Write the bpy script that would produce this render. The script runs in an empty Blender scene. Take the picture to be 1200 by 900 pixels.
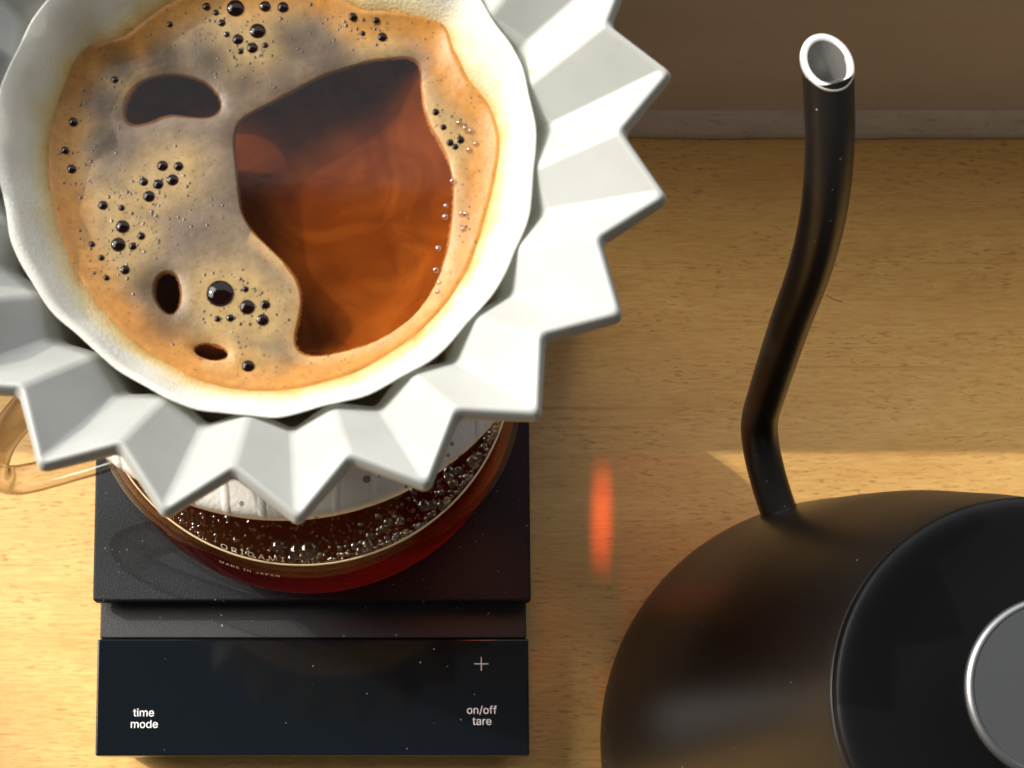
import bpy, bmesh, math, random
import numpy as np
from mathutils import Vector, Matrix, noise as mnoise

random.seed(7); rng = np.random.default_rng(7)
scene = bpy.context.scene
COL = scene.collection
R = math.radians

# ------------------------------------------------------------------ camera
CAM_H, TILT = 0.43, R(5.0)          # metres above the worktop, lean towards the wall
FPX, CX = 1500.0, 466.0             # focal length and principal point for a 1200 px wide frame
CY = 1010.0 - FPX * math.tan(TILT)
cam_d = bpy.data.cameras.new('camera')
cam = bpy.data.objects.new('camera', cam_d); COL.objects.link(cam)
cam.location = (0, 0, CAM_H); cam.rotation_euler = (TILT, 0, 0)
cam_d.sensor_width = 36; cam_d.lens = 36 * FPX / 1200
cam_d.shift_x = (600 - CX) / 1200; cam_d.shift_y = (CY - 450) / 1200
cam_d.clip_start = 0.01; cam_d.clip_end = 50
cam_d.dof.use_dof = True; cam_d.dof.focus_distance = 0.345; cam_d.dof.aperture_fstop = 27
scene.camera = cam

# ------------------------------------------------------------------ world, lamps, exposure
w = bpy.data.worlds.new('World'); scene.world = w; w.use_nodes = True
bg = w.node_tree.nodes['Background']
bg.inputs[0].default_value = (1.0, 0.95, 0.88, 1); bg.inputs[1].default_value = 0.13

SUN_AZ = R(27.3)
SUN_H = Vector((math.cos(SUN_AZ), -math.sin(SUN_AZ), 0))   # the way the shadows fall on the worktop
SUN_EL = R(34)
ray = (SUN_H * math.cos(SUN_EL) + Vector((0, 0, -math.sin(SUN_EL)))).normalized()
ld = bpy.data.lights.new('sunbeam', 'SPOT'); lo = bpy.data.objects.new('sunbeam', ld); COL.objects.link(lo)
DIST = 4.0
lo.location = Vector((0.05, 0.14, 0.08)) - ray * DIST
lo.rotation_euler = ray.to_track_quat('-Z', 'Y').to_euler()
ld.energy = 610; ld.shadow_soft_size = 0.016; ld.spot_size = R(6.2); ld.spot_blend = 0.08
ld.color = (1.0, 0.92, 0.79)

ad = bpy.data.lights.new('window_light', 'AREA'); ao = bpy.data.objects.new('window_light', ad); COL.objects.link(ao)
ad.shape = 'RECTANGLE'; ad.size = 1.3; ad.size_y = 0.49
ao.location = (-0.05, 0.45, 0.42); ao.rotation_euler = (R(90), 0, R(180)); ad.energy = 3.2; ad.color = (0.92, 0.95, 1.0)
ao.rotation_euler = Vector((0, -1, -0.18)).to_track_quat('-Z', 'Z').to_euler()

# fill lamp added at back left to brighten the shaded wood
bd = bpy.data.lights.new('side_fill_light', 'AREA'); bo = bpy.data.objects.new('side_fill_light', bd); COL.objects.link(bo)
bd.shape = 'RECTANGLE'; bd.size = 2.1; bd.size_y = 1.9
bo.location = (-2.04, 1.26, 1.82); bd.energy = 172; bd.color = (1.0, 0.96, 0.90)
bo.rotation_euler = (Vector((0.05, 0.08, 0.05)) - Vector(bo.location)).to_track_quat('-Z', 'Y').to_euler()
# added spot lamp standing in for sunlight focused by the server: orange streak
kd = bpy.data.lights.new('added_caustic_light', 'SPOT'); ko = bpy.data.objects.new('added_caustic_light', kd); COL.objects.link(ko)
ko.location = (0.0385, 0.126, 0.075); kd.energy = 0.5; kd.color = (1.0, 0.11, 0.012); kd.shadow_soft_size = 0.0035
_z = (Vector(ko.location) - Vector((0.0700, 0.118, 0.0))).normalized(); _y = Vector((0.03, 1, 0)); _x = _y.cross(_z).normalized(); _y = _z.cross(_x)
ko.rotation_euler = Matrix((_x, _y, _z)).transposed().to_euler()
kd.spot_size = R(33); kd.spot_blend = 1.0; ko.scale = (0.095, 1.0, 1.0)

rd = bpy.data.lights.new('added_caustic_light', 'SPOT'); ro = bpy.data.objects.new('added_caustic_light', rd); COL.objects.link(ro)  # second added spot, for the red glow beside the server on the scale
ro.location = (0.030, 0.108, 0.075); rd.energy = 0.03; rd.color = (1.0, 0.16, 0.02); rd.shadow_soft_size = 0.008
ro.rotation_euler = (Vector((0.026, 0.086, 0.026)) - Vector(ro.location)).to_track_quat('-Z', 'Y').to_euler()
rd.spot_size = R(62); rd.spot_blend = 1.0

vs = scene.view_settings
scene.display_settings.display_device = 'sRGB'
vs.view_transform = 'Standard'; vs.look = 'None'; vs.exposure = 0.1; vs.gamma = 1.0; vs.use_curve_mapping = False
cy = scene.cycles
cy.use_denoising = True
cy.max_bounces = 12; cy.transparent_max_bounces = 24; cy.diffuse_bounces = 4; cy.glossy_bounces = 6; cy.transmission_bounces = 10
cy.caustics_reflective = False; cy.caustics_refractive = False
cy.sample_clamp_indirect = 4.0; cy.sample_clamp_direct = 0.0

# ------------------------------------------------------------------ helpers
def at(px, py, z):
    """world point at height z under a point of the photograph"""
    a = (px - CX) / FPX; b = -(py - CY) / FPX
    d = (a, math.sin(TILT) + b * math.cos(TILT), -math.cos(TILT) + b * math.sin(TILT))
    t = (z - CAM_H) / d[2]
    return Vector((d[0] * t, d[1] * t, z))

def obj(name, verts, faces, mat=None, parent=None, smooth=True, loc=None):
    me = bpy.data.meshes.new(name)
    me.from_pydata([tuple(v) for v in verts], [], faces)
    me.validate(); me.update()
    if mat: me.materials.append(mat)
    if smooth: me.shade_smooth()
    o = bpy.data.objects.new(name, me); COL.objects.link(o)
    if parent is not None: o.parent = parent
    if loc is not None: o.location = loc
    return o

def empty(name, loc):
    o = bpy.data.objects.new(name, None); COL.objects.link(o); o.location = loc; o.empty_display_size = 0.01
    return o

def tag(o, label, cat=None, group=None):
    o['label'] = label
    if cat: o['category'] = cat
    if group: o['group'] = group
    return o

def fix_normals(o):
    bm = bmesh.new(); bm.from_mesh(o.data); bmesh.ops.recalc_face_normals(bm, faces=bm.faces); bm.to_mesh(o.data); bm.free()

def lathe(prof, n=96, close=False):
    """prof in mm (r, z) -> verts, faces in metres; r=0 ends become a fan"""
    v, f, rows = [], [], []
    for r, z in prof:
        if r < 1e-6:
            rows.append([len(v)]); v.append((0, 0, z * .001))
        else:
            rows.append(list(range(len(v), len(v) + n)))
            for i in range(n):
                a = 2 * math.pi * i / n
                v.append((r * .001 * math.cos(a), r * .001 * math.sin(a), z * .001))
    pairs = list(zip(rows[:-1], rows[1:]))
    if close: pairs.append((rows[-1], rows[0]))
    for A, B in pairs:
        for i in range(n):
            j = (i + 1) % n
            if len(A) == 1 and len(B) == 1: continue
            if len(A) == 1: f.append((A[0], B[i], B[j]))
            elif len(B) == 1: f.append((A[i], B[0], A[j]))
            else: f.append((A[i], B[i], B[j], A[j]))
    return v, f

def smooth_prof(pts, sub=4):
    """Catmull-Rom through (r,z) points"""
    p = [np.array(q, float) for q in pts]; out = []
    for i in range(len(p) - 1):
        p0 = p[max(i - 1, 0)]; p1 = p[i]; p2 = p[i + 1]; p3 = p[min(i + 2, len(p) - 1)]
        for k in range(sub):
            t = k / sub
            out.append(0.5 * ((2 * p1) + (-p0 + p2) * t + (2 * p0 - 5 * p1 + 4 * p2 - p3) * t * t + (-p0 + 3 * p1 - 3 * p2 + p3) * t ** 3))
    out.append(p[-1])
    return [tuple(q) for q in out]

def box(name, x0, x1, y0, y1, z0, z1, mat, parent=None, bevel=0.0, seg=2):
    v = [(x, y, z) for z in (z0, z1) for y in (y0, y1) for x in (x0, x1)]
    f = [(0, 2, 3, 1), (4, 5, 7, 6), (0, 1, 5, 4), (2, 6, 7, 3), (0, 4, 6, 2), (1, 3, 7, 5)]
    o = obj(name, v, f, mat, parent, smooth=False)
    if bevel:
        m = o.modifiers.new('bevel', 'BEVEL'); m.width = bevel; m.segments = seg; m.limit_method = 'ANGLE'
        o.data.shade_smooth()
        m2 = o.modifiers.new('wn', 'WEIGHTED_NORMAL'); m2.keep_sharp = True
    return o

# ---- node helpers
def mat(name):
    m = bpy.data.materials.new(name); m.use_nodes = True
    nt = m.node_tree; nt.nodes.clear()
    return m, nt
def nd(nt, t, **kw):
    n = nt.nodes.new(t)
    for k, v in kw.items():
        if k in n.bl_rna.properties.keys() and not k[0].isupper(): setattr(n, k, v)
        else: n.inputs[k.replace('_', ' ') if k.replace('_', ' ') in n.inputs else k].default_value = v
    return n
def out(nt, sock, disp=None):
    o = nt.nodes.new('ShaderNodeOutputMaterial'); nt.links.new(sock, o.inputs[0]); return o
def L(nt, a, b): nt.links.new(a, b)
def ramp(nt, fac, stops):
    r = nt.nodes.new('ShaderNodeValToRGB'); e = r.color_ramp.elements
    while len(e) < len(stops): e.new(0.5)
    for el, (p, c) in zip(e, stops):
        el.position = p; el.color = c if len(c) == 4 else (*c, 1)
    nt.links.new(fac, r.inputs[0]); return r
def coords(nt, scale=(1, 1, 1), kind='Object', rot=(0, 0, 0)):
    t = nt.nodes.new('ShaderNodeTexCoord'); m = nt.nodes.new('ShaderNodeMapping')
    m.inputs['Scale'].default_value = scale; m.inputs['Rotation'].default_value = rot
    nt.links.new(t.outputs[kind], m.inputs[0]); return m.outputs[0]
def noise(nt, vec, scale=5, detail=3, rough=.5, dist=0):
    n = nt.nodes.new('ShaderNodeTexNoise'); n.inputs['Scale'].default_value = scale; n.inputs['Detail'].default_value = detail
    n.inputs['Roughness'].default_value = rough; n.inputs['Distortion'].default_value = dist
    nt.links.new(vec, n.inputs['Vector']); return n.outputs['Fac']
def mixc(nt, fac, a, b, mode='MIX'):
    m = nt.nodes.new('ShaderNodeMix'); m.data_type = 'RGBA'; m.blend_type = mode
    for s, x in ((m.inputs[0], fac), (m.inputs[6], a), (m.inputs[7], b)):
        if hasattr(x, 'links'): nt.links.new(x, s)
        elif isinstance(x, (int, float)): s.default_value = x
        else: s.default_value = x if len(x) == 4 else (*x, 1)
    return m.outputs[2]
def math_(nt, op, a, b=0.0, clamp=False):
    m = nt.nodes.new('ShaderNodeMath'); m.operation = op; m.use_clamp = clamp
    for s, x in ((m.inputs[0], a), (m.inputs[1], b)):
        if hasattr(x, 'links'): nt.links.new(x, s)
        else: s.default_value = x
    return m.outputs[0]
def bsdf(nt, **kw):
    p = nt.nodes.new('ShaderNodeBsdfPrincipled')
    for k, v in kw.items():
        s = p.inputs[k.replace('_', ' ')]
        if hasattr(v, 'links'): nt.links.new(v, s)
        elif isinstance(v, tuple) and len(v) == 3 and s.type == 'RGBA': s.default_value = (*v, 1)
        else: s.default_value = v
    return p
def bump(nt, h, strength=.3, dist=.0005):
    b = nt.nodes.new('ShaderNodeBump'); b.inputs['Strength'].default_value = strength; b.inputs['Distance'].default_value = dist
    nt.links.new(h, b.inputs['Height']); return b.outputs[0]
def specks(nt, vec, scale, thresh, keep=0.5, dims='3D'):
    """sparse dots: Voronoi cells smaller than thresh, only a share of the cells kept"""
    v = nt.nodes.new('ShaderNodeTexVoronoi'); v.voronoi_dimensions = dims; v.inputs['Scale'].default_value = scale
    nt.links.new(vec, v.inputs['Vector'])
    s = nt.nodes.new('ShaderNodeSeparateColor'); nt.links.new(v.outputs['Color'], s.inputs[0])
    k = math_(nt, 'LESS_THAN', s.outputs[0], keep)
    size = math_(nt, 'MULTIPLY', s.outputs[1], thresh)
    d = math_(nt, 'LESS_THAN', v.outputs['Distance'], size)
    return math_(nt, 'MULTIPLY', k, d)

# ------------------------------------------------------------------ materials
def m_wood():
    m, nt = mat('beech_wood')
    long_ = coords(nt, (14, 95, 1)); n1 = noise(nt, long_, 1.0, 4, .55, .6)
    base = ramp(nt, n1, [(.25, (.64, .365, .112)), (.5, (.72, .435, .146)), (.75, (.78, .50, .18))]).outputs[0]
    broad = noise(nt, coords(nt, (3, 16, 1)), 1.0, 2, .5, .4)
    base = mixc(nt, math_(nt, 'MULTIPLY', broad, .55), base, (.70, .375, .105))
    fine = noise(nt, coords(nt, (120, 900, 1)), 1.0, 3, .6, .3)
    base = mixc(nt, .6, base, ramp(nt, fine, [(.3, (.36, .36, .36)), (.7, (.64, .64, .64))]).outputs[0], 'OVERLAY')
    # short dark pores of beech, drawn out along the grain
    vec = coords(nt, (230, 1050, 1), rot=(0, 0, R(2.5)))
    fl = noise(nt, vec, 1.0, 1.5, .5, .25)
    flm = ramp(nt, fl, [(.57, (0, 0, 0)), (.68, (1, 1, 1))]).outputs[0]
    patch = noise(nt, coords(nt, (25, 60, 1)), 1.0, 2, .5)
    flm = math_(nt, 'MULTIPLY', flm, ramp(nt, patch, [(.38, (.1, .1, .1)), (.6, (1, 1, 1))]).outputs[0])
    base = mixc(nt, math_(nt, 'MULTIPLY', flm, .55), base, (.33, .145, .04))
    # a few longer dark growth lines
    ln = noise(nt, coords(nt, (7, 420, 1), rot=(0, 0, R(-1))), 1.0, 2, .5, .2)
    lm = ramp(nt, ln, [(.66, (0, 0, 0)), (.72, (1, 1, 1))]).outputs[0]
    base = mixc(nt, math_(nt, 'MULTIPLY', lm, .28), base, (.28, .12, .04))
    dirt = specks(nt, coords(nt, (1, 1, 1)), 70, .035, .12)
    base = mixc(nt, math_(nt, 'MULTIPLY', dirt, .8), base, (.06, .03, .015))
    h = math_(nt, 'SUBTRACT', fine, flm)
    p = bsdf(nt, Base_Color=base, Roughness=.42, Specular_IOR_Level=.4, Normal=bump(nt, h, .22, .0003))
    out(nt, p.outputs[0]); return m

def m_wall():
    m, nt = mat('painted_wall')
    n = noise(nt, coords(nt, (4, 4, 40), rot=(0, R(9), 0)), 1.0, 4, .6, .5)
    c = ramp(nt, n, [(.3, (.50, .475, .445)), (.7, (.58, .55, .515))]).outputs[0]
    sc = noise(nt, coords(nt, (2.5, 1, 260), rot=(0, R(8), 0)), 1.0, 2, .5, .2)
    c = mixc(nt, math_(nt, 'MULTIPLY', ramp(nt, sc, [(.66, (0, 0, 0)), (.74, (1, 1, 1))]).outputs[0], .22), c, (.75, .68, .6))
    p = bsdf(nt, Base_Color=c, Roughness=.5, Normal=bump(nt, noise(nt, coords(nt, (300, 300, 300)), 1, 2), .1, .0003))
    out(nt, p.outputs[0]); return m

def m_sealant():
    m, nt = mat('sealant')
    n = noise(nt, coords(nt, (60, 60, 200)), 1.0, 4, .6)
    c = ramp(nt, n, [(.3, (.56, .54, .51)), (.65, (.66, .635, .60))]).outputs[0]
    g = noise(nt, coords(nt, (150, 1, 500)), 1.0, 5, .7)
    c = mixc(nt, ramp(nt, g, [(.58, (0, 0, 0)), (.72, (1, 1, 1))]).outputs[0], c, (.30, .24, .19))
    p = bsdf(nt, Base_Color=c, Roughness=.45, Normal=bump(nt, n, .25, .001)); out(nt, p.outputs[0]); return m

def m_porcelain():
    m, nt = mat('white_porcelain')
    c0 = ramp(nt, noise(nt, coords(nt), 60, 3), [(.3, (.295, .304, .290)), (.7, (.345, .353, .337))]).outputs[0]
    st = specks(nt, coords(nt), 95, .16, .06)
    c = mixc(nt, math_(nt, 'MULTIPLY', st, .35), c0, (.45, .30, .14))
    p = bsdf(nt, Base_Color=c, Roughness=.38, Subsurface_Weight=.12, Subsurface_Radius=(.004, .0035, .003), Subsurface_Scale=.5)
    out(nt, p.outputs[0]); return m

def m_holder():
    m, nt = mat('speckled_ceramic')
    v = coords(nt)
    c = ramp(nt, noise(nt, v, 160, 3), [(.3, (.66, .64, .60)), (.7, (.76, .74, .70))]).outputs[0]
    s = specks(nt, v, 420, .36, .45); s2 = specks(nt, v, 220, .20, .35)
    c = mixc(nt, math_(nt, 'MULTIPLY', math_(nt, 'MAXIMUM', s, s2), .8), c, (.10, .09, .09))
    wv = nt.nodes.new('ShaderNodeTexWave'); wv.inputs['Scale'].default_value = 38; wv.inputs['Distortion'].default_value = 1.2
    wv.inputs['Detail'].default_value = 3; nt.links.new(v, wv.inputs[0])
    h = ramp(nt, wv.outputs['Fac'], [(.86, (0, 0, 0)), (1, (1, 1, 1))]).outputs[0]
    h2 = math_(nt, 'ADD', h, math_(nt, 'MULTIPLY', noise(nt, v, 900, 3), .5))
    p = bsdf(nt, Base_Color=c, Roughness=.6, Normal=bump(nt, h2, .5, .0006)); out(nt, p.outputs[0]); return m

def m_paper():
    m, nt = mat('filter_paper')
    # stain climbs a little way up the paper from the coffee line (attribute = height above the foam)
    a = nt.nodes.new('ShaderNodeAttribute'); a.attribute_name = 'soak'
    n = noise(nt, coords(nt), 130, 4, .6)
    s = math_(nt, 'ADD', a.outputs['Fac'], math_(nt, 'MULTIPLY', math_(nt, 'SUBTRACT', n, .5), .55))
    c = ramp(nt, s, [(.0, (.46, .22, .045)), (.16, (.66, .46, .17)), (.38, (.72, .66, .46)), (.6, (.755, .75, .69)), (1, (.77, .765, .72))]).outputs[0]
    fib = noise(nt, coords(nt), 1500, 3, .6)
    p = bsdf(nt, Base_Color=c, Roughness=.75, Normal=bump(nt, fib, .6, .0004))
    tr = nt.nodes.new('ShaderNodeBsdfTranslucent'); nt.links.new(c, tr.inputs[0])
    mx = nt.nodes.new('ShaderNodeMixShader'); mx.inputs[0].default_value = .38
    nt.links.new(p.outputs[0], mx.inputs[1]); nt.links.new(tr.outputs[0], mx.inputs[2]); out(nt, mx.outputs[0]); return m

def m_foam():
    m, nt = mat('coffee_foam')
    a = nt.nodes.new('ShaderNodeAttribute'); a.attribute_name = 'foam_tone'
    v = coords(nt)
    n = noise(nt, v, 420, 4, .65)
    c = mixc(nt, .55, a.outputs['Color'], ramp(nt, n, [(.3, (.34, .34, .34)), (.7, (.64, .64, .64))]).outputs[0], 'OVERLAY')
    pit = math_(nt, 'MAXIMUM', specks(nt, v, 1150, .40, .22), specks(nt, v, 2300, .45, .16))
    c = mixc(nt, math_(nt, 'MULTIPLY', pit, .55), c, (.10, .045, .02))
    h = math_(nt, 'SUBTRACT', noise(nt, v, 900, 4, .6), pit)
    p = bsdf(nt, Base_Color=c, Roughness=.34, Specular_IOR_Level=.22, Subsurface_Weight=.12, Subsurface_Radius=(.002, .0012, .0007), Subsurface_Scale=.4,
             Normal=bump(nt, h, .2, .0004))
    out(nt, p.outputs[0]); return m

def m_coffee_body():
    m, nt = mat('cloudy_coffee')
    v = coords(nt, (1, 1, 1))
    n = noise(nt, v, 60, 5, .55, 1.4)
    c = ramp(nt, n, [(.3, (.13, .043, .009)), (.5, (.20, .075, .015)), (.75, (.30, .125, .026))]).outputs[0]
    p = bsdf(nt, Base_Color=c, Roughness=1.0, Specular_IOR_Level=0.0, Subsurface_Weight=1.0, Subsurface_Radius=(.008, .005, .003), Subsurface_Scale=.8); out(nt, p.outputs[0]); return m

def m_pit():
    m, nt = mat('foam_pit')
    p = bsdf(nt, Base_Color=(.045, .022, .014), Roughness=.2); out(nt, p.outputs[0]); return m

def thin_glass(name, tint, ior=1.45, rough=.02, bumpy=None, graze=1.0):
    m, nt = mat(name)
    t = nt.nodes.new('ShaderNodeBsdfTransparent'); t.inputs[0].default_value = (*tint, 1)
    g = nt.nodes.new('ShaderNodeBsdfGlossy'); g.inputs['Roughness'].default_value = rough
    fr = nt.nodes.new('ShaderNodeLayerWeight'); fr.inputs['Blend'].default_value = .5
    f0 = ((ior - 1) / (ior + 1)) ** 2
    sch = math_(nt, 'ADD', math_(nt, 'MULTIPLY', math_(nt, 'POWER', fr.outputs['Facing'], 5.0), (1 - f0) * graze), f0, True)
    if bumpy:
        b = bump(nt, noise(nt, coords(nt), bumpy[0], 4, .6), bumpy[1], .001)
        nt.links.new(b, g.inputs['Normal']); nt.links.new(b, fr.inputs['Normal'])
    mx = nt.nodes.new('ShaderNodeMixShader'); nt.links.new(sch, mx.inputs[0])
    nt.links.new(t.outputs[0], mx.inputs[1]); nt.links.new(g.outputs[0], mx.inputs[2]); out(nt, mx.outputs[0]); return m

def m_handle_glass():
    m, nt = mat('handle_glass')
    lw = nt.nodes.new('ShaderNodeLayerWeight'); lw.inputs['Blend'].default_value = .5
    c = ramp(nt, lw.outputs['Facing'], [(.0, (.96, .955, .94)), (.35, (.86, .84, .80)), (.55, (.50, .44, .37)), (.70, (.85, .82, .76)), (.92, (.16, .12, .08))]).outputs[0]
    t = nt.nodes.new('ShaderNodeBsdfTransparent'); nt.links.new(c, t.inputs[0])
    g = nt.nodes.new('ShaderNodeBsdfGlossy'); g.inputs['Roughness'].default_value = .03
    f = math_(nt, 'ADD', math_(nt, 'MULTIPLY', math_(nt, 'POWER', lw.outputs['Facing'], 4.0), .6), .05, True)
    mx = nt.nodes.new('ShaderNodeMixShader'); nt.links.new(f, mx.inputs[0])
    nt.links.new(t.outputs[0], mx.inputs[1]); nt.links.new(g.outputs[0], mx.inputs[2]); out(nt, mx.outputs[0]); return m

def m_plain(name, col, rough, metallic=0.0, spec=.5, grain=None, dust=None, coat=0.0, mottle=None):
    m, nt = mat(name)
    c = col
    if dust:
        s = specks(nt, coords(nt), dust[0], dust[1], dust[2], dust[4] if len(dust) > 4 else '3D')
        c = mixc(nt, math_(nt, 'MULTIPLY', s, dust[3]), col, (.75, .73, .70))
    if mottle:
        n_ = noise(nt, coords(nt), mottle[0], 2, .7)
        c = mixc(nt, 1.0, c, ramp(nt, n_, [(.35, (1 - mottle[1],) * 3), (.65, (1 + mottle[1],) * 3)]).outputs[0], 'MULTIPLY')
    kw = dict(Base_Color=c, Roughness=rough, Metallic=metallic, Specular_IOR_Level=spec, Coat_Weight=coat)
    if grain: kw['Normal'] = bump(nt, noise(nt, coords(nt), grain[0], 3, .7), grain[1], .0004)
    p = bsdf(nt, **kw); out(nt, p.outputs[0]); return m

WOOD, WALL, SEAL = m_wood(), m_wall(), m_sealant()
PORC, HOLD, PAPER, FOAM, BODY, PIT = m_porcelain(), m_holder(), m_paper(), m_foam(), m_coffee_body(), m_pit()
GLASS = thin_glass('server_glass', (.97, .97, .96), 1.09, .015, None, .35)
BREW = thin_glass('brewed_coffee', (.40, .065, .014), 1.36, .05, (520, .40), .25)
nt_ = BREW.node_tree; o_ = [n_ for n_ in nt_.nodes if n_.type == 'OUTPUT_MATERIAL'][0]
src_ = o_.inputs[0].links[0].from_socket
tl_ = nt_.nodes.new('ShaderNodeBsdfTranslucent'); tl_.inputs[0].default_value = (.62, .085, .012, 1)
mx_ = nt_.nodes.new('ShaderNodeMixShader'); mx_.inputs[0].default_value = .22
nt_.links.new(src_, mx_.inputs[1]); nt_.links.new(tl_.outputs[0], mx_.inputs[2]); nt_.links.new(mx_.outputs[0], o_.inputs[0])
COFFEE = thin_glass('coffee_surface', (.80, .60, .42), 1.33, .085, (45, .10))
WETB = thin_glass('wet_bubble', (.80, .66, .5), 2.1, .07)
BUB = thin_glass('coffee_bubble', (.13, .062, .038), 1.42, .05)
FROTH = thin_glass('waterline_froth', (.85, .68, .42), 2.6, .12)
GLINT_BEAD = thin_glass('glint_bead_clear', (.9, .75, .6), 2.8, .10)
HGLASS = m_handle_glass()
KBLACK = m_plain('kettle_black', (.011, .0095, .0085), .36, spec=.65, dust=(520, .15, .08, .45), grain=(2500, .05))
LIDBLK = m_plain('lid_black', (.004, .004, .0045), .46, spec=.2, dust=(300, .10, .05, .3))
STEEL = m_plain('brushed_steel', (.66, .655, .63), .40, metallic=.45)
LINING = m_plain('spout_lining_steel', (.34, .335, .32), .45, metallic=.7)
DISC = m_plain('grey_metal_disc', (.085, .09, .097), .5, metallic=.6, grain=(1800, .12))
SPLATE = m_plain('scale_matte_black', (.011, .0135, .0175), .55, spec=.22, grain=(1800, .6), dust=(420, .09, .10, .35, '2D'), mottle=(2600, .55))
SLEDGE = m_plain('scale_ledge_black', (.013, .0145, .0175), .55, spec=.5, grain=(2000, .4), dust=(300, .10, .12, .5, '2D'), mottle=(2600, .45))
SPANEL = m_plain('scale_gloss_black', (.0032, .0055, .0085), .07, spec=.5, dust=(230, .055, .05, .5, '2D'))
SBODY = m_plain('scale_body_black', (.02, .02, .021), .5)
PRINT = m_plain('white_print', (.92, .92, .90), .6)
PRINTG = m_plain('grey_print', (.75, .75, .74), .6)
GPRINT = m_plain('cream_print', (.92, .86, .76), .6)
DARKF = m_plain('dark_fibre', (.03, .02, .015), .7)

# ------------------------------------------------------------------ the setting
S = at(0, 0, 0); S = Vector((-0.0266, 0.1410, 0))     # axis of the coffee stack
K = Vector((0.1481, 0.0385, 0))                        # axis of the kettle
WALL_Y = 0.2565
WALL_TOP = 0.1215 * math.tan(SUN_EL) / math.sin(SUN_AZ)   # its top is the window sill: it shades the worktop below

wt = box('worktop', -1.0, 1.2, -0.34, WALL_Y + .02, -0.04, 0.0, WOOD); wt['kind'] = 'structure'
wl = box('wall', -1.0, 1.2, WALL_Y, WALL_Y + 0.12, -0.04, WALL_TOP, WALL, bevel=.002); wl['kind'] = 'structure'
# sealant bead along the foot of the wall: uneven lower edge
v, f = [], []
N = 400
for i in range(N + 1):
    x = -1.0 + 2.2 * i / N
    e = mnoise.noise(Vector((x * 40, 0, 0))) * .0006 + mnoise.noise(Vector((x * 160, 3, 0))) * .0004
    t = .0125 + mnoise.noise(Vector((x * 9, 7, 0))) * .0012
    for (dy, z) in ((-.0030 + e, .0002), (-.0034 + e, .0012), (-.0028, .004), (-.0016, t * .6), (-.0006, t * .9), (.0005, t + .0003)):
        v.append((x, WALL_Y + dy, z))
for i in range(N):
    for k in range(5): f.append((i * 6 + k, i * 6 + k + 1, (i + 1) * 6 + k + 1, (i + 1) * 6 + k))
obj('sealant_strip', v, f, SEAL, wl)

# ------------------------------------------------------------------ kitchen scale
sc = empty('kitchen_scale', (-.0275, .034, 0))
tag(sc, 'flat black digital kitchen scale under the glass coffee server', 'scale')
X0, X1 = -.070, .070          # local
D_ALL, PLATE_Y = .176, .0492
box('base', X0 + .003, X1 - .003, .003, D_ALL - .003, .003, .012, SBODY, sc, .002)
box('ledge', X0 + .0006, X1 - .0006, .0385, .0600, .0122, .0185, SLEDGE, sc, .0005)
box('control_panel', X0, X1, 0.0, .0382, .0122, .0193, SPANEL, sc, .0007, 3)
box('rear_body', X0 + .004, X1 - .004, .0602, D_ALL - .006, .0122, .0212, SBODY, sc, .001)
box('weighing_plate', X0 - .0002, X1 + .0002, PLATE_Y, D_ALL, .0215, .0262, SPLATE, sc, .0009, 3)
for sx in (-1, 1):
    for yy in (.018, D_ALL - .018):
        vv, ff = lathe([(0, 0), (6, 0), (6.4, .6), (6.4, 3.2), (0, 3.2)], 24)
        obj('foot', vv, ff, SBODY, sc, loc=(sx * .055, yy, 0))

try:
    import os
    FONT = bpy.data.fonts.load(os.path.join(bpy.utils.system_resource('DATAFILES'), 'fonts', 'Inter.woff2'))   # ships with Blender
except Exception:
    FONT = None
def text_mesh(body, size, spacing=1.0, align='CENTER', bold=0.0):
    c = bpy.data.curves.new('t', 'FONT'); c.body = body; c.size = size; c.align_x = align; c.space_character = spacing
    c.resolution_u = 4; c.offset = bold
    if FONT: c.font = FONT
    o = bpy.data.objects.new('t', c); COL.objects.link(o)
    dg = bpy.context.evaluated_depsgraph_get(); me = bpy.data.meshes.new_from_object(o.evaluated_get(dg))
    v = [tuple(q.co) for q in me.vertices]; f = [tuple(p.vertices) for p in me.polygons]
    bpy.data.objects.remove(o); bpy.data.curves.remove(c); bpy.data.meshes.remove(me)
    return v, f

PZ = .0193
def panel_text(name, body, px, py, size):
    p = at(px, py, PZ) - sc.location
    v, f = text_mesh(body, size, 1.0, 'CENTER', 0.0)
    return obj(name, [(x + p.x, y + p.y, PZ + .00012) for x, y, z in v], f, PRINT, sc, smooth=False)
panel_text('lettering', 'time', 168.5, 839.5, .0049)
panel_text('lettering', 'mode', 169, 853, .0049)
panel_text('lettering', 'on/off', 564.5, 836.5, .0049)
panel_text('lettering', 'tare', 565, 849.5, .0049)
p = at(564, 778, PZ) - sc.location
a, b = .0023, .00014
obj('plus_mark', [(p.x + x, p.y + y, PZ + .00012) for x, y in ((-a, -b), (a, -b), (a, b), (-a, b), (-b, -a), (b, -a), (b, -b), (-b, -b), (-b, b), (b, b), (b, a), (-b, a))],
    [(0, 1, 2, 3), (4, 5, 6, 7), (8, 9, 10, 11)], PRINTG, sc, smooth=False)

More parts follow.
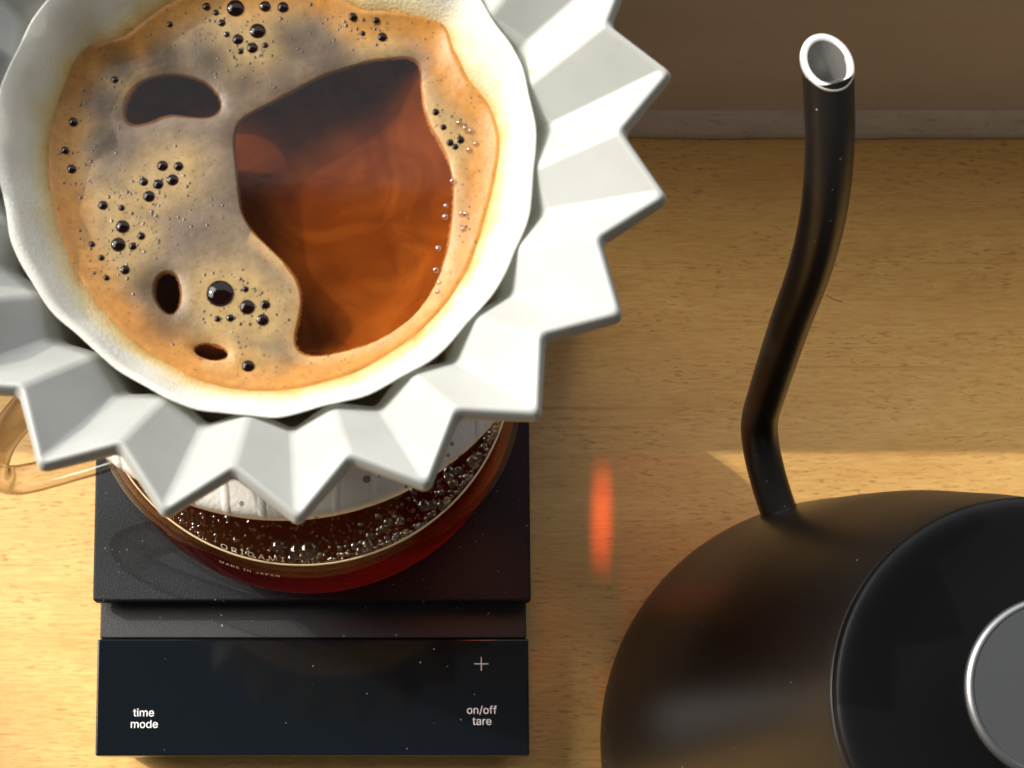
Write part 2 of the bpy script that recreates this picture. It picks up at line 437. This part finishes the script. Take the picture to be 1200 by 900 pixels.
# ------------------------------------------------------------------ glass coffee server on the scale
sv = empty('coffee_server', (S.x, S.y, .0262))
tag(sv, 'round clear glass server of brewed coffee standing on the black scale', 'coffee server')
outer = smooth_prof([(44, .2), (52, 2), (58, 10), (62.8, 26), (63.6, 36), (62.0, 50), (59.4, 58), (54.6, 69), (48, 81), (42, 92), (38.8, 100), (38.2, 106), (39.5, 110)], 4)
inner = [(r - 1.6, z + (1.2 if i < 4 else 0)) for i, (r, z) in enumerate(outer)]
prof = [(0, .2)] + outer + inner[::-1] + [(0, 1.4)]
v, f = lathe(prof, 128)
obj('glass_body', v, f, GLASS, sv)
LEVEL = 54.0
cp = [(0, 1.8)] + [(r - .3, z + .3) for r, z in inner if z < LEVEL - .5]
rl = np.interp(LEVEL, [z for r, z in inner], [r for r, z in inner])
cp += [(rl - .15, LEVEL + .5), (rl - .9, LEVEL + .1), (rl - 2.2, LEVEL - .1), (rl * .6, LEVEL), (rl * .3, LEVEL), (0, LEVEL)]
v, f = lathe(cp, 128); obj('brewed_coffee', v, f, BREW, sv)
# thin waterline where the coffee wets the glass
v, f = lathe([(rl - .1, LEVEL + .2), (rl - .1, LEVEL + .65), (rl - .5, LEVEL + .75), (rl - .7, LEVEL + .3)], 128, close=True)
obj('waterline', v, f, m_plain('waterline_film', (.75, .58, .36), .25), sv)

# handle: a glass strap
hz = [(60, 23), (68, 22.5), (82, 22), (91, 23), (95.5, 28), (94.5, 39), (87, 56), (77, 70), (65, 82), (53, 91), (41, 95)]
hp = smooth_prof(hz, 5)
az = R(196); dr = Vector((math.cos(az), math.sin(az), 0)); tg = Vector((-math.sin(az), math.cos(az), 0))
sect = []
for k in range(20):
    t = 2 * math.pi * k / 20
    cx_, cy_ = math.cos(t), math.sin(t)
    sect.append((math.copysign(abs(cx_) ** 1.0, cx_) * 4.6, math.copysign(abs(cy_) ** 1.0, cy_) * 3.8))
v, f = [], []
for i, (r_, z_) in enumerate(hp):
    r0, z0 = hp[max(i - 1, 0)]; r1, z1 = hp[min(i + 1, len(hp) - 1)]
    tx, tz = r1 - r0, z1 - z0; l = math.hypot(tx, tz); nx, nz = -tz / l, tx / l
    for (sa, sb) in sect:
        q = dr * (r_ + nx * sb) + tg * sa + Vector((0, 0, z_ + nz * sb)); v.append(q * .001)
n = len(sect)
for i in range(len(hp) - 1):
    for k in range(n): f.append((i * n + k, i * n + (k + 1) % n, (i + 1) * n + (k + 1) % n, (i + 1) * n + k))
f.append(tuple(range(n))[::-1]); f.append(tuple(range((len(hp) - 1) * n, len(hp) * n)))
h = obj('handle', v, f, HGLASS, sv); fix_normals(h)

# print on the glass shoulder, following the curve
zs = np.array([z for r, z in outer]); rs = np.array([r for r, z in outer])
arc = np.concatenate([[0], np.cumsum(np.hypot(np.diff(rs), np.diff(zs)))])
def glass_text(body, size, ang, zmm, spacing):
    v, f = text_mesh(body, size, spacing)
    s0 = np.interp(zmm, zs, arc); V = []
    for x, y, z in v:
        s = s0 + y; rr = np.interp(s, arc, rs) + .12; zz = np.interp(s, arc, zs)
        t = ang + x / rr
        V.append((rr * .001 * math.cos(t), rr * .001 * math.sin(t), zz * .001))
    return obj('lettering', V, f, GPRINT, sv, smooth=False)
glass_text('ORIGAMI', 4.3, R(-103), 58.6, 1.35)
glass_text('MADE IN JAPAN', 2.5, R(-104), 51.0, 1.25)

# bubbles riding on the coffee along the glass, each its own, and fine droplets of condensation
def dome(name, r, mat_, parent, loc, flat=.75, seg=14, rings=6):
    prof_ = [(r * 1000 * math.cos(t), r * 1000 * math.sin(t) * flat) for t in np.linspace(-.35, math.pi / 2, rings)]
    prof_[-1] = (0, prof_[-1][1])
    v, f = lathe(prof_, seg); o = obj(name, v, f, mat_, parent, loc=loc); return o
for i in range(40):
    if i < 6: a_, rr = R(-91 + random.uniform(-7, 9)), random.uniform(1.3, 3.2)
    else: a_, rr = R(random.uniform(-75, -8)), random.uniform(.8, 2.3)
    d_ = rl - rr - abs(random.gauss(0, 3.0 if i < 30 else 6))
    dome('bubble', rr * .001, WETB, sv, (d_ * .001 * math.cos(a_), d_ * .001 * math.sin(a_), (LEVEL - .1) * .001))
# fine froth crowding the waterline, too small to count
V, Fc = [], []
for i in range(620):
    a_ = R(-150 + 150 * random.random() ** .8); q = (.22 + .75 * random.random() ** 2) * .001
    if R(-117) < a_ < R(-91) and random.random() < .8: continue
    d_ = (rl - .4 - abs(random.gauss(0, 1.0 if i % 3 else 3.2))) * .001 - q
    c = Vector((d_ * math.cos(a_), d_ * math.sin(a_), LEVEL * .001)); b0 = len(V)
    for ring_, (cr, cz) in enumerate(((1, 0), (.8, .55), (.4, .85))):
        for k in range(8): V.append(c + Vector((cr * math.cos(k * math.pi / 4), cr * math.sin(k * math.pi / 4), cz)) * q)
    V.append(c + Vector((0, 0, .95 * q)))
    for ring_ in range(2):
        for k in range(8): Fc.append((b0 + ring_ * 8 + k, b0 + ring_ * 8 + (k + 1) % 8, b0 + ring_ * 8 + 8 + (k + 1) % 8, b0 + ring_ * 8 + 8 + k))
    for k in range(8): Fc.append((b0 + 16 + k, b0 + 16 + (k + 1) % 8, b0 + 24))
o = obj('froth', V, Fc, FROTH, sv); o['kind'] = 'stuff'
V, Fc = [], []
for i in range(1500):
    zz = random.uniform(58, 92); rr = np.interp(zz, [z for r, z in inner], [r for r, z in inner]); a_ = R(random.uniform(-170, 10))
    c = Vector((rr * math.cos(a_), rr * math.sin(a_), zz)) * .001; q = random.uniform(.15, .6) * .001
    b0 = len(V)
    up = Vector((-math.cos(a_) * .75, -math.sin(a_) * .75, -.66)); t1 = Vector((-math.sin(a_), math.cos(a_), 0)); t2 = up.cross(t1)
    for k in range(6):
        V.append(c + (t1 * math.cos(k * math.pi / 3) + t2 * math.sin(k * math.pi / 3) * random.uniform(.8, 1.5)) * q)
    V.append(c + up * q * .8)
    for k in range(6): Fc.append((b0 + k, b0 + (k + 1) % 6, b0 + 6))
o = obj('condensation', V, Fc, WETB, sv, smooth=False); o['kind'] = 'stuff'

# ------------------------------------------------------------------ dripper holder
hd = obj('dripper_holder', *lathe(smooth_prof([(31, 138), (40, 137), (50, 137.2), (60, 139.3), (62.6, 141.2), (63.2, 143.4), (62.2, 145.2), (59, 146.1), (50, 147), (40, 147.4), (33, 147.4), (31, 146)], 3), 128, True), HOLD)
hd.location = (S.x, S.y, 0); fix_normals(hd)
tag(hd, 'round speckled off-white holder ring between the pleated dripper and glass server', 'dripper holder')

# ------------------------------------------------------------------ pleated dripper
ZR = .200
dp = empty('coffee_dripper', (S.x, S.y, .125))
tag(dp, 'white star-rimmed pleated coffee dripper holding the paper filter', 'coffee dripper')
rings = [  # tip radius, valley radius, height (mm above the worktop)
    (78.2, 68.2, 200.0), (57.8, 53.4, 185.0), (54.8, 50.8, 180.5), (52.0, 46.5, 165.0), (30.0, 27.5, 147.5), (17.0, 15.5, 130.0), (16, 14.8, 125.5)]
PH = R(6.0); NP = 20
v, f = [], []
for rt, rv, z in rings:
    for i in range(NP * 2):
        a_ = PH + math.pi * i / NP; r_ = rt if i % 2 == 0 else rv
        v.append((r_ * .001 * math.cos(a_), r_ * .001 * math.sin(a_), (z - 125) * .001))
M2 = NP * 2
for k in range(len(rings) - 1):
    for i in range(M2):
        j = (i + 1) % M2
        f.append((k * M2 + i, k * M2 + j, (k + 1) * M2 + j, (k + 1) * M2 + i))
o = obj('pleated_cone', v, f, PORC, dp, smooth=False)
sm = o.modifiers.new('thickness', 'SOLIDIFY'); sm.thickness = .0034; sm.offset = -1; sm.use_even_offset = False
bv = o.modifiers.new('soft_edges', 'BEVEL'); bv.width = .0011; bv.segments = 4; bv.limit_method = 'ANGLE'; bv.angle_limit = R(12)
o.data.shade_smooth()
wn = o.modifiers.new('wn', 'WEIGHTED_NORMAL'); wn.keep_sharp = True

# ------------------------------------------------------------------ paper filter and the brew in it
FOAM_Z = .1768
def polar_trace(pts, z, fill):
    A, B = [], []
    for px, py in pts:
        q = at(px, py, z) - Vector((S.x, S.y, z)); A.append(math.atan2(q.y, q.x)); B.append(math.hypot(q.x, q.y))
    for a_, r_ in fill: A.append(R(a_)); B.append(r_)
    o_ = np.argsort(A); A = np.array(A)[o_]; B = np.array(B)[o_]
    th = np.linspace(-math.pi, math.pi, 241)[:-1]
    r_ = np.interp(th, A, B, period=2 * math.pi)
    k = np.array([1, 2, 3, 2, 1.]); k /= k.sum()
    r_ = sum(w_ * np.roll(r_, s_) for w_, s_ in zip(k, range(-2, 3)))
    return th, r_
foam_px = [(100, 60), (75, 110), (63, 160), (62, 200), (70, 250), (90, 310), (130, 365), (180, 410), (230, 438), (280, 452), (330, 453), (390, 440),
           (450, 413), (500, 375), (540, 320), (562, 260), (577, 200), (583, 165), (572, 125), (545, 98), (527, 60), (521, 30)]
edge_px = [(0, 60), (0, 90), (2, 130), (10, 220), (40, 320), (100, 390), (150, 432), (200, 460), (280, 484), (330, 486), (430, 470), (500, 440), (560, 380),
           (592, 320), (606, 280), (621, 210), (626, 165), (620, 130), (600, 80), (577, 30), (572, 0)]
TH, RF = polar_trace(foam_px, FOAM_Z, [(62, .040), (85, .042), (110, .043), (135, .042)])
_, RE = polar_trace(edge_px, .1865, [(70, .0505), (90, .051), (110, .050), (130, .0505)])
RE = np.minimum(RE * 1.03, .0541)
flt = empty('paper_filter', (S.x, S.y, .125))
tag(flt, 'white paper cone filter stained brown by the coffee inside it', 'paper filter')
lev = [(.1865, 1.0, None), (.1832, .78, None), (.1800, .55, None), (.1775, .30, None), (FOAM_Z - .0008, .0, None), (.165, -.5, .92), (.148, -.6, .50), (.133, -.6, .27)]
v, f, soak = [], [], []
nT = len(TH)
for z, t, sc_ in lev:
    for i in range(nT):
        if sc_ is None:
            tt = max(t, 0); r_ = RF[i] * (1 - tt) + RE[i] * tt
        else: r_ = min(RF[i], .041) * sc_
        zz = z + (math.sin(TH[i] * 5 + .6) * .0006 + math.sin(TH[i] * 9) * .0003 if t > .9 else 0)
        q_ = Vector((math.cos(TH[i]) * 3.2, math.sin(TH[i]) * 3.2, z * 60))
        wob = (.00025 * math.sin(TH[i] * 20 + .4) + .0004 * mnoise.noise(q_) + .0002 * mnoise.noise(q_ * 3.1)) * max(t, 0)
        v.append(((r_ + wob) * math.cos(TH[i]), (r_ + wob) * math.sin(TH[i]), zz - .125)); soak.append(max(t, 0))
for k in range(len(lev) - 1):
    for i in range(nT):
        j = (i + 1) % nT; f.append((k * nT + i, (k + 1) * nT + i, (k + 1) * nT + j, k * nT + j))
o = obj('paper_cone', v, f, PAPER, flt)
at_ = o.data.attributes.new('soak', 'FLOAT', 'POINT'); at_.data.foreach_set('value', soak)
sm = o.modifiers.new('thickness', 'SOLIDIFY'); sm.thickness = .0004; sm.offset = -1

br = empty('coffee_brew', (S.x, S.y, .150))
tag(br, 'dark coffee with tan bubbly foam brewing inside the paper filter', 'coffee')
LZ = .1752
prof_ = []
v, f = [], []
for i in range(nT): v.append(((RF[i] + .0004) * math.cos(TH[i]), (RF[i] + .0004) * math.sin(TH[i]), LZ - .150))
for i in range(nT): v.append((.020 * math.cos(TH[i]), .020 * math.sin(TH[i]), LZ - .150))
v.append((0, 0, LZ - .150))
for i in range(nT):
    j = (i + 1) % nT; f.append((i, j, nT + j, nT + i)); f.append((nT + i, nT + j, 2 * nT))
lq = obj('liquid', v, f, COFFEE, br)
v, f = lathe(smooth_prof([(0, 15.2), (20, 15.3), (31, 16.3), (36, 19), (40, 22.3), (44.5, 25.0)], 4), 120)
obj('liquid_depth', v, f, BODY, lq)

holes_px = [
    [(492, 62), (440, 65), (405, 75), (372, 87), (340, 105), (310, 120), (286, 132), (276, 145), (274, 165), (277, 190), (280, 215), (283, 245), (295, 265), (315, 285),
     (337, 305), (351, 325), (355, 350), (351, 375), (346, 395), (352, 408), (370, 413), (400, 408), (440, 395), (470, 378), (495, 355), (512, 325),
     (522, 290), (528, 255), (531, 215), (527, 190), (515, 165), (503, 145), (496, 125), (492, 100)],
    [(145, 125), (152, 105), (165, 90), (190, 83), (215, 84), (240, 92), (255, 108), (257, 122), (245, 131), (225, 131), (205, 127), (190, 128), (170, 137), (150, 140)],
    [(184, 320), (195, 316), (205, 320), (209, 338), (206, 358), (198, 364), (188, 358), (180, 342)],
    [(226, 405), (238, 400), (254, 402), (265, 410), (262, 416), (246, 418), (231, 413)],
]
holes = [np.array([(at(x, y, FOAM_Z).x - S.x, at(x, y, FOAM_Z).y - S.y) for x, y in h_]) for h_ in holes_px]
# round the traced corners
def chaikin(P, n=3):
    for _ in range(n):
        Q = np.roll(P, -1, 0); P = np.stack([.75 * P + .25 * Q, .25 * P + .75 * Q], 1).reshape(-1, 2)
    return P
holes = [chaikin(h_) for h_ in holes]
NA, NR = 540, 150
tha = np.linspace(-math.pi, math.pi, NA + 1)[:-1]
rfa = np.interp(tha, TH, RF, period=2 * math.pi)
tr_ = np.linspace(0.004, 1.0, NR)
gr = tr_[:, None] * (rfa[None, :] + .0009)
Pn = np.stack([(gr * np.cos(tha)).ravel(), (gr * np.sin(tha)).ravel()], 1)
def sdist(P, poly):
    d = np.full(len(P), 1e9); ins = np.zeros(len(P), bool)
    for a_, b_ in zip(poly, np.roll(poly, -1, 0)):
        ab = b_ - a_; t = np.clip(((P - a_) @ ab) / (ab @ ab + 1e-18), 0, 1)
        d = np.minimum(d, np.linalg.norm(P - a_ - t[:, None] * ab, axis=1))
        c = (a_[1] > P[:, 1]) != (b_[1] > P[:, 1])
        xi = a_[0] + (P[:, 1] - a_[1]) / (b_[1] - a_[1] + 1e-18) * ab[0]
        ins ^= c & (P[:, 0] < xi)
    return np.where(ins, -d, d)
sd = np.min([sdist(Pn, h_) for h_ in holes], axis=0) - .0004
pr = np.hypot(*Pn.T); pa = np.arctan2(Pn[:, 1], Pn[:, 0])
rf = np.interp(pa, TH, RF, period=2 * math.pi); dout = rf - pr
# fractal relief
def fbm(P, s, seed):
    return np.array([mnoise.fractal(Vector((x * s, y * s, seed)), 1.0, 2.0, 3) for x, y in P])
sel = sd > -.0005
idx = np.where(sel)[0]
rel = np.zeros(len(Pn)); rel[idx] = fbm(Pn[idx], 180, 3.1)
rel2 = np.zeros(len(Pn)); rel2[idx] = fbm(Pn[idx], 60, 8.2)
edge = np.clip(sd / .0030, -1, 1); edge = np.where(edge > 0, 1 - (1 - edge) ** 2.2, edge * 8)
hgt = LZ - .150 - .0001 + .00042 * edge + np.clip((.006 - dout) / .006, 0, 1) ** 2 * .0014 + rel * .00007 + rel2 * .00018
# bubble table, photo pixels (x, y, radius)
bub = [(189,190,7),(208,191,6),(201,207,7.5),(184,212,6.5),(167,209,5.5),(173,226,7.5),(119,237,6),(141,240,4),(142,262,8.5),(137,283,9),(164,273,5),(154,285,5),(145,313,6),
       (257,341,17),(289,357,9.5),(310,354,6),(307,372,7.5),(269,370,5),(254,371,4),(287,336,4),
       (301,32,10),(278,42,7),(295,52,7),(259,22,5),(252,10,4),(275,5,11),(310,3,7),(331,4,7),(241,4,5),(310,49,4),(281,56,4),(265,36,4),
       (414,18,6),(448,39,6),(441,22,4.5),(425,35,3.5),(133,89,4.5),(172,9,6),(198,25,4),(84,140,6),(75,174,5),(82,195,6),(106,283,4),(117,299,4),(123,323,4),(290,427,8),
       (511,127,4.5),(520,145,4),(528,163,4.5),(540,160,5),(534,168,4)]
small = [(148,221,3),(126,227,3),(153,246,3),(148,323,3),(177,244,3),(215,202,2.5),(218,215,3),(208,251,2.5),(247,230,2),(247,237,2),(281,324,3),(281,377,3),(292,377,3),(306,340,2.5),
         (238,362,2.5),(237,371,2.5),(249,317,2.5),(239,319,2.5),(319,44,2.5),(273,63,3),(268,55,2.5),(298,63,2.5),(304,61,2.5),(318,61,2.5),(329,17,3),(406,26,3),(426,21,3),
         (155,24,3),(105,185,3),(107,172,2),(93,228,3)]
PXM = (CAM_H - FOAM_Z) / FPX
bw = [(at(x, y, FOAM_Z).x - S.x, at(x, y, FOAM_Z).y - S.y, r_ * PXM) for x, y, r_ in bub]
# colour of the foam: rusty crema at the rim, cream where it is thick and bubbly, greyish where it is thin and wet
crema = np.array([.37, .165, .034]); cream = np.array([.285, .195, .085]); grey = np.array([.135, .10, .072])
near = np.zeros(len(Pn))
for x, y, r_ in bw: near = np.maximum(near, np.exp(-((Pn[:, 0] - x) ** 2 + (Pn[:, 1] - y) ** 2) / (2 * (.0028 + r_) ** 2)))
low = np.clip(1 - sd / .006, 0, 1)
k1 = np.clip(near * 1.15 + rel2 * .25, 0, 1)[:, None]
k2 = np.clip((.0078 - dout + rel2 * .003) / .0055, 0, 1)[:, None]
tone = grey * (1 - k1) + cream * k1
tone = tone * (1 - k2) + (crema * (1 - .25 * k1) + cream * .25 * k1) * k2
right = np.clip((pa > -1.9) & (pa < .6), 0, 1)
kr = (np.clip(1 - sd / .0030, 0, 1) * right)[:, None] * .8
tone = tone * (1 - kr) + np.array([.42, .26, .11]) * kr
thin_shade = np.zeros(len(Pn))  # dark patches: thin wet film, plus the rim's shade painted in at upper left
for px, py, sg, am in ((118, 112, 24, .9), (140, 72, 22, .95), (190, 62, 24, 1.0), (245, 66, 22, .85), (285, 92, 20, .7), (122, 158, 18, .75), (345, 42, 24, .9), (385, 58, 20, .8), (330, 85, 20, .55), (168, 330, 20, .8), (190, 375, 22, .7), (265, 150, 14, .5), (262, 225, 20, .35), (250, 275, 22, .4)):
    q_ = at(px, py, FOAM_Z); thin_shade = np.maximum(thin_shade, am * np.exp(-((Pn[:, 0] - q_.x + S.x) ** 2 + (Pn[:, 1] - q_.y + S.y) ** 2) / (2 * (sg * PXM) ** 2)))
thin_shade = np.clip(thin_shade * (1 + rel2 * .3), 0, 1)[:, None] * .8
tone = tone * (1 - thin_shade) + np.array([.030, .022, .0155]) * thin_shade
remap = -np.ones(len(Pn), int); remap[idx] = np.arange(len(idx))
V = np.c_[Pn[idx], hgt[idx]]
q = np.arange(NR * NA).reshape(NR, NA); qn = np.roll(q, -1, 1)
quads = np.stack([q[:-1], q[1:], qn[1:], qn[:-1]], -1).reshape(-1, 4)
quads = quads[(remap[quads] >= 0).all(1)]
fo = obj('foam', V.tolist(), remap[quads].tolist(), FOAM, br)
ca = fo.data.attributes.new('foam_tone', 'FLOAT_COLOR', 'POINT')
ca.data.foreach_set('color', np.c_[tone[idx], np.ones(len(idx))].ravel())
def near_i(x, y):
    a_ = math.atan2(y, x); ia = int(round((a_ + math.pi) / (2 * math.pi) * NA)) % NA
    ir = int(round((math.hypot(x, y) / (rfa[ia] + .0009) - .004) / .996 * (NR - 1)))
    return ir * NA + ia if 0 <= ir < NR else -1
def foam_h(x, y):
    k_ = near_i(x, y)
    return hgt[k_] if k_ >= 0 and remap[k_] >= 0 else LZ - .150
for x, y, r_ in bw:
    if math.hypot(x, y) < .047: dome('bubble', r_, BUB, br, (x, y, foam_h(x, y) - r_ * .05), .42, 28, 10)
# the pin-prick bubbles
V, Fc = [], []
def prick(x, y, r_):
    b0 = len(V); z = foam_h(x, y)
    for k in range(7): V.append((x + r_ * math.cos(k * 2 * math.pi / 7), y + r_ * math.sin(k * 2 * math.pi / 7), z - .00005))
    V.append((x, y, z + r_ * .45))
    for k in range(7): Fc.append((b0 + k, b0 + (k + 1) % 7, b0 + 7))
for x, y, r_ in small:
    w_ = at(x, y, FOAM_Z); prick(w_.x - S.x, w_.y - S.y, r_ * PXM)
for cxp, cyp, sg, n_ in ((190, 220, 36, 150), (150, 275, 32, 140), (290, 352, 28, 110), (290, 40, 38, 150), (430, 32, 34, 140), (95, 200, 24, 60), (110, 110, 26, 40), (526, 150, 14, 60), (540, 260, 12, 40), (200, 30, 30, 40), (110, 320, 24, 50), (240, 410, 40, 50), (430, 405, 40, 40)):
    for _ in range(n_):
        x, y = random.gauss(cxp, sg), random.gauss(cyp, sg * .8); w_ = at(x, y, FOAM_Z); x, y = w_.x - S.x, w_.y - S.y
        i_ = near_i(x, y)
        if i_ >= 0 and dout[i_] > .0015 and sd[i_] > .0018: prick(x, y, (.7 + 2.0 * random.random() ** 2.5) * PXM)
o = obj('tiny_bubbles', V, Fc, PIT, br); o['kind'] = 'stuff'
# clear beads added to catch glints along the right edge of the pool
for px, py, r_ in ((531, 208, 3), (523, 237, 2.5), (522, 250, 3), (514, 287, 3), (511, 313, 3), (541, 247, 2.4), (546, 248, 2.4), (543, 266, 2.4), (513, 340, 2.2), (515, 328, 2.2), (538, 140, 2.4), (546, 146, 2.4), (552, 150, 2.6), (558, 165, 2.4), (550, 172, 2.4)):
    w_ = at(px, py, FOAM_Z); x, y = w_.x - S.x, w_.y - S.y
    dome('glint_bead', r_ * 1.5 * PXM, GLINT_BEAD, br, (x, y, max(foam_h(x, y), LZ - .150)), .9, 12, 6)

# ------------------------------------------------------------------ gooseneck kettle
kt = empty('gooseneck_kettle', (K.x, K.y, 0))
tag(kt, 'matte black gooseneck kettle with steel-lipped spout on the worktop', 'kettle')
body = smooth_prof([(70, .3), (76, 1.2), (79.6, 4), (81.2, 9), (81.3, 14), (79.8, 22), (76.8, 34), (72.5, 52), (66.5, 75), (59.5, 97), (53, 117), (47.2, 132), (45.5, 132.5)], 4)
v, f = lathe([(0, .3)] + body + [(0, 132.5)], 160)
obj('body', v, f, KBLACK, kt)
v, f = lathe([(0, 132.6), (45.5, 132.6), (46.4, 133.2)] + smooth_prof([(47.1, 134.4), (46.9, 135.6), (46.0, 136.4), (43.5, 136.6), (39, 135.8), (33, 134.6), (27, 133.8), (21, 133.3), (16, 133.0), (13, 132.9)], 3) + [(12.5, 133), (14.5, 139), (19.5, 143.6), (20.6, 144.6), (0, 144.6)], 160)
ld_ = obj('lid', v, f, LIDBLK, kt)
v, f = lathe([(0, 144.7), (20.2, 144.7)] + smooth_prof([(20.9, 145.0), (21.2, 145.8), (20.9, 146.6), (20.0, 147.0)], 3) + [(19.3, 147.0), (0, 147.0)], 128)
obj('lid_knob_cap', v, f, DISC, ld_)
v, f = lathe([(19.4, 146.95), (20.0, 147.15), (20.8, 146.9), (21.3, 146.2), (21.35, 145.4), (20.9, 146.4), (20.2, 146.8)], 128, True)
obj('knob_rim', v, f, m_plain('knob_rim_metal', (.30, .31, .32), .42, metallic=1.0), ld_)

# spout: swept along a gooseneck in the vertical plane through the kettle axis
sdir = Vector((-.35, .937, 0)).normalized(); side = Vector((sdir.y, -sdir.x, 0))
cl = smooth_prof([(60, 30.5), (70, 31.0), (79, 31.8), (88.5, 34.0), (98, 38.6), (104, 45.5), (108.3, 60), (115.5, 89), (121.0, 114), (127.5, 132), (136, 145.5), (144, 154), (148.8, 158.5)], 7)
def sweep(rad, n=40, flip=False):
    v, f = [], []
    for i, (r_, z_) in enumerate(cl):
        r0, z0 = cl[max(i - 1, 0)]; r1, z1 = cl[min(i + 1, len(cl) - 1)]
        tx, tz = r1 - r0, z1 - z0; l = math.hypot(tx, tz); tx /= l; tz /= l; nx, nz = -tz, tx
        last = max(0, i - (len(cl) - 5)) / 4.0
        for k in range(n):
            a_ = 2 * math.pi * k / n; ca_, sa_ = math.cos(a_), math.sin(a_)
            rr_ = r_ + nx * ca_ * rad; zz_ = z_ + nz * ca_ * rad
            # cut the end level: slide along the tube until the height is that of the tip
            s_ = -(nz * ca_ * rad) / max(tz, .2) * last * .82
            v.append((sdir * (rr_ + tx * s_) + side * sa_ * rad) * .001 + Vector((0, 0, (zz_ + tz * s_) * .001)))
    for i in range(len(cl) - 1):
        for k in range(n): f.append((i * n + k, i * n + (k + 1) % n, (i + 1) * n + (k + 1) % n, (i + 1) * n + k))
    return v, f
nS = 40
vo, fo_ = sweep(5.55, nS); sp = obj('spout', vo, fo_, KBLACK, kt); fix_normals(sp)
vi, fi = sweep(4.15, nS); keep = [q_ for q_ in fi if min(q_) >= (len(cl) - 22) * nS]
si = obj('spout_lining', vi, [q_[::-1] for q_ in keep], LINING, sp)
# steel lip ring joining the two
b0 = (len(cl) - 1) * nS
oo = [Vector(vo[b0 + k]) for k in range(nS)]; ii = [Vector(vi[b0 + k]) for k in range(nS)]
up = Vector((0, 0, .00035))
V = []; Fc = []
for k in range(nS):
    V += [oo[k] * 1.0 - up * 2 + (oo[k] - ii[k]) * .05, oo[k] + (oo[k] - ii[k]) * .06, oo[k] + up * .8 - (oo[k] - ii[k]) * .03, ii[k] + up * .8 + (oo[k] - ii[k]) * .10, ii[k], ii[k] - up * 2]
for k in range(nS):
    j = (k + 1) % nS
    for e_ in range(5): Fc.append((k * 6 + e_, j * 6 + e_, j * 6 + e_ + 1, k * 6 + e_ + 1))
lip = obj('spout_lip', V, Fc, STEEL, sp); fix_normals(lip)
# weld collar where the spout leaves the body
V, Fc = [], []
for i, (dr_, rad_) in enumerate(((73.0, 5.6), (76.9, 5.95), (78.0, 5.7))):
    z_ = np.interp(dr_, [c_[0] for c_ in cl[:20]], [c_[1] for c_ in cl[:20]])
    for k in range(32):
        a_ = 2 * math.pi * k / 32
        V.append((sdir * (dr_ - math.cos(a_) * rad_ * .33) + side * math.sin(a_) * rad_) * .001 + Vector((0, 0, (z_ + math.cos(a_) * rad_) * .001)))
for i in range(2):
    for k in range(32): Fc.append((i * 32 + k, i * 32 + (k + 1) % 32, (i + 1) * 32 + (k + 1) % 32, (i + 1) * 32 + k))
obj('spout_collar', V, Fc, KBLACK, sp)
# handle on the far side from the spout
hcl = smooth_prof([(52, 118), (66, 124), (82, 123), (90, 114), (92, 98), (92, 70), (91, 45), (90, 32)], 5)
V, Fc = [], []
for i, (r_, z_) in enumerate(hcl):
    r0, z0 = hcl[max(i - 1, 0)]; r1, z1 = hcl[min(i + 1, len(hcl) - 1)]; tx, tz = r1 - r0, z1 - z0; l = math.hypot(tx, tz); nx, nz = -tz / l, tx / l
    for k in range(20):
        a_ = 2 * math.pi * k / 20
        V.append((-sdir * (r_ + nx * math.cos(a_) * 7) + side * math.sin(a_) * 9.5) * .001 + Vector((0, 0, (z_ + nz * math.cos(a_) * 7) * .001)))
for i in range(len(hcl) - 1):
    for k in range(20): Fc.append((i * 20 + k, i * 20 + (k + 1) % 20, (i + 1) * 20 + (k + 1) % 20, (i + 1) * 20 + k))
Fc.append(tuple(range(20))); Fc.append(tuple(range((len(hcl) - 1) * 20, len(hcl) * 20))[::-1])
hh = obj('handle', V, Fc, LIDBLK, kt); fix_normals(hh)

# ------------------------------------------------------------------ loose bits on the worktop
p0 = at(968, 345, .0003)
pts = [p0 + Vector((.001 * t * 5.5, -.001 * (t * 2.6 + .5 * math.sin(t * 3)), 0)) for t in np.linspace(0, 1, 9)]
V, Fc = [], []
for i, q_ in enumerate(pts):
    for k in range(5):
        a_ = 2 * math.pi * k / 5; V.append(q_ + Vector((0, math.cos(a_) * .00009, math.sin(a_) * .00009)))
for i in range(8):
    for k in range(5): Fc.append((i * 5 + k, i * 5 + (k + 1) % 5, (i + 1) * 5 + (k + 1) % 5, (i + 1) * 5 + k))
tag(obj('hair', V, Fc, DARKF), 'short dark hair lying on the wood beside the kettle spout', 'hair')
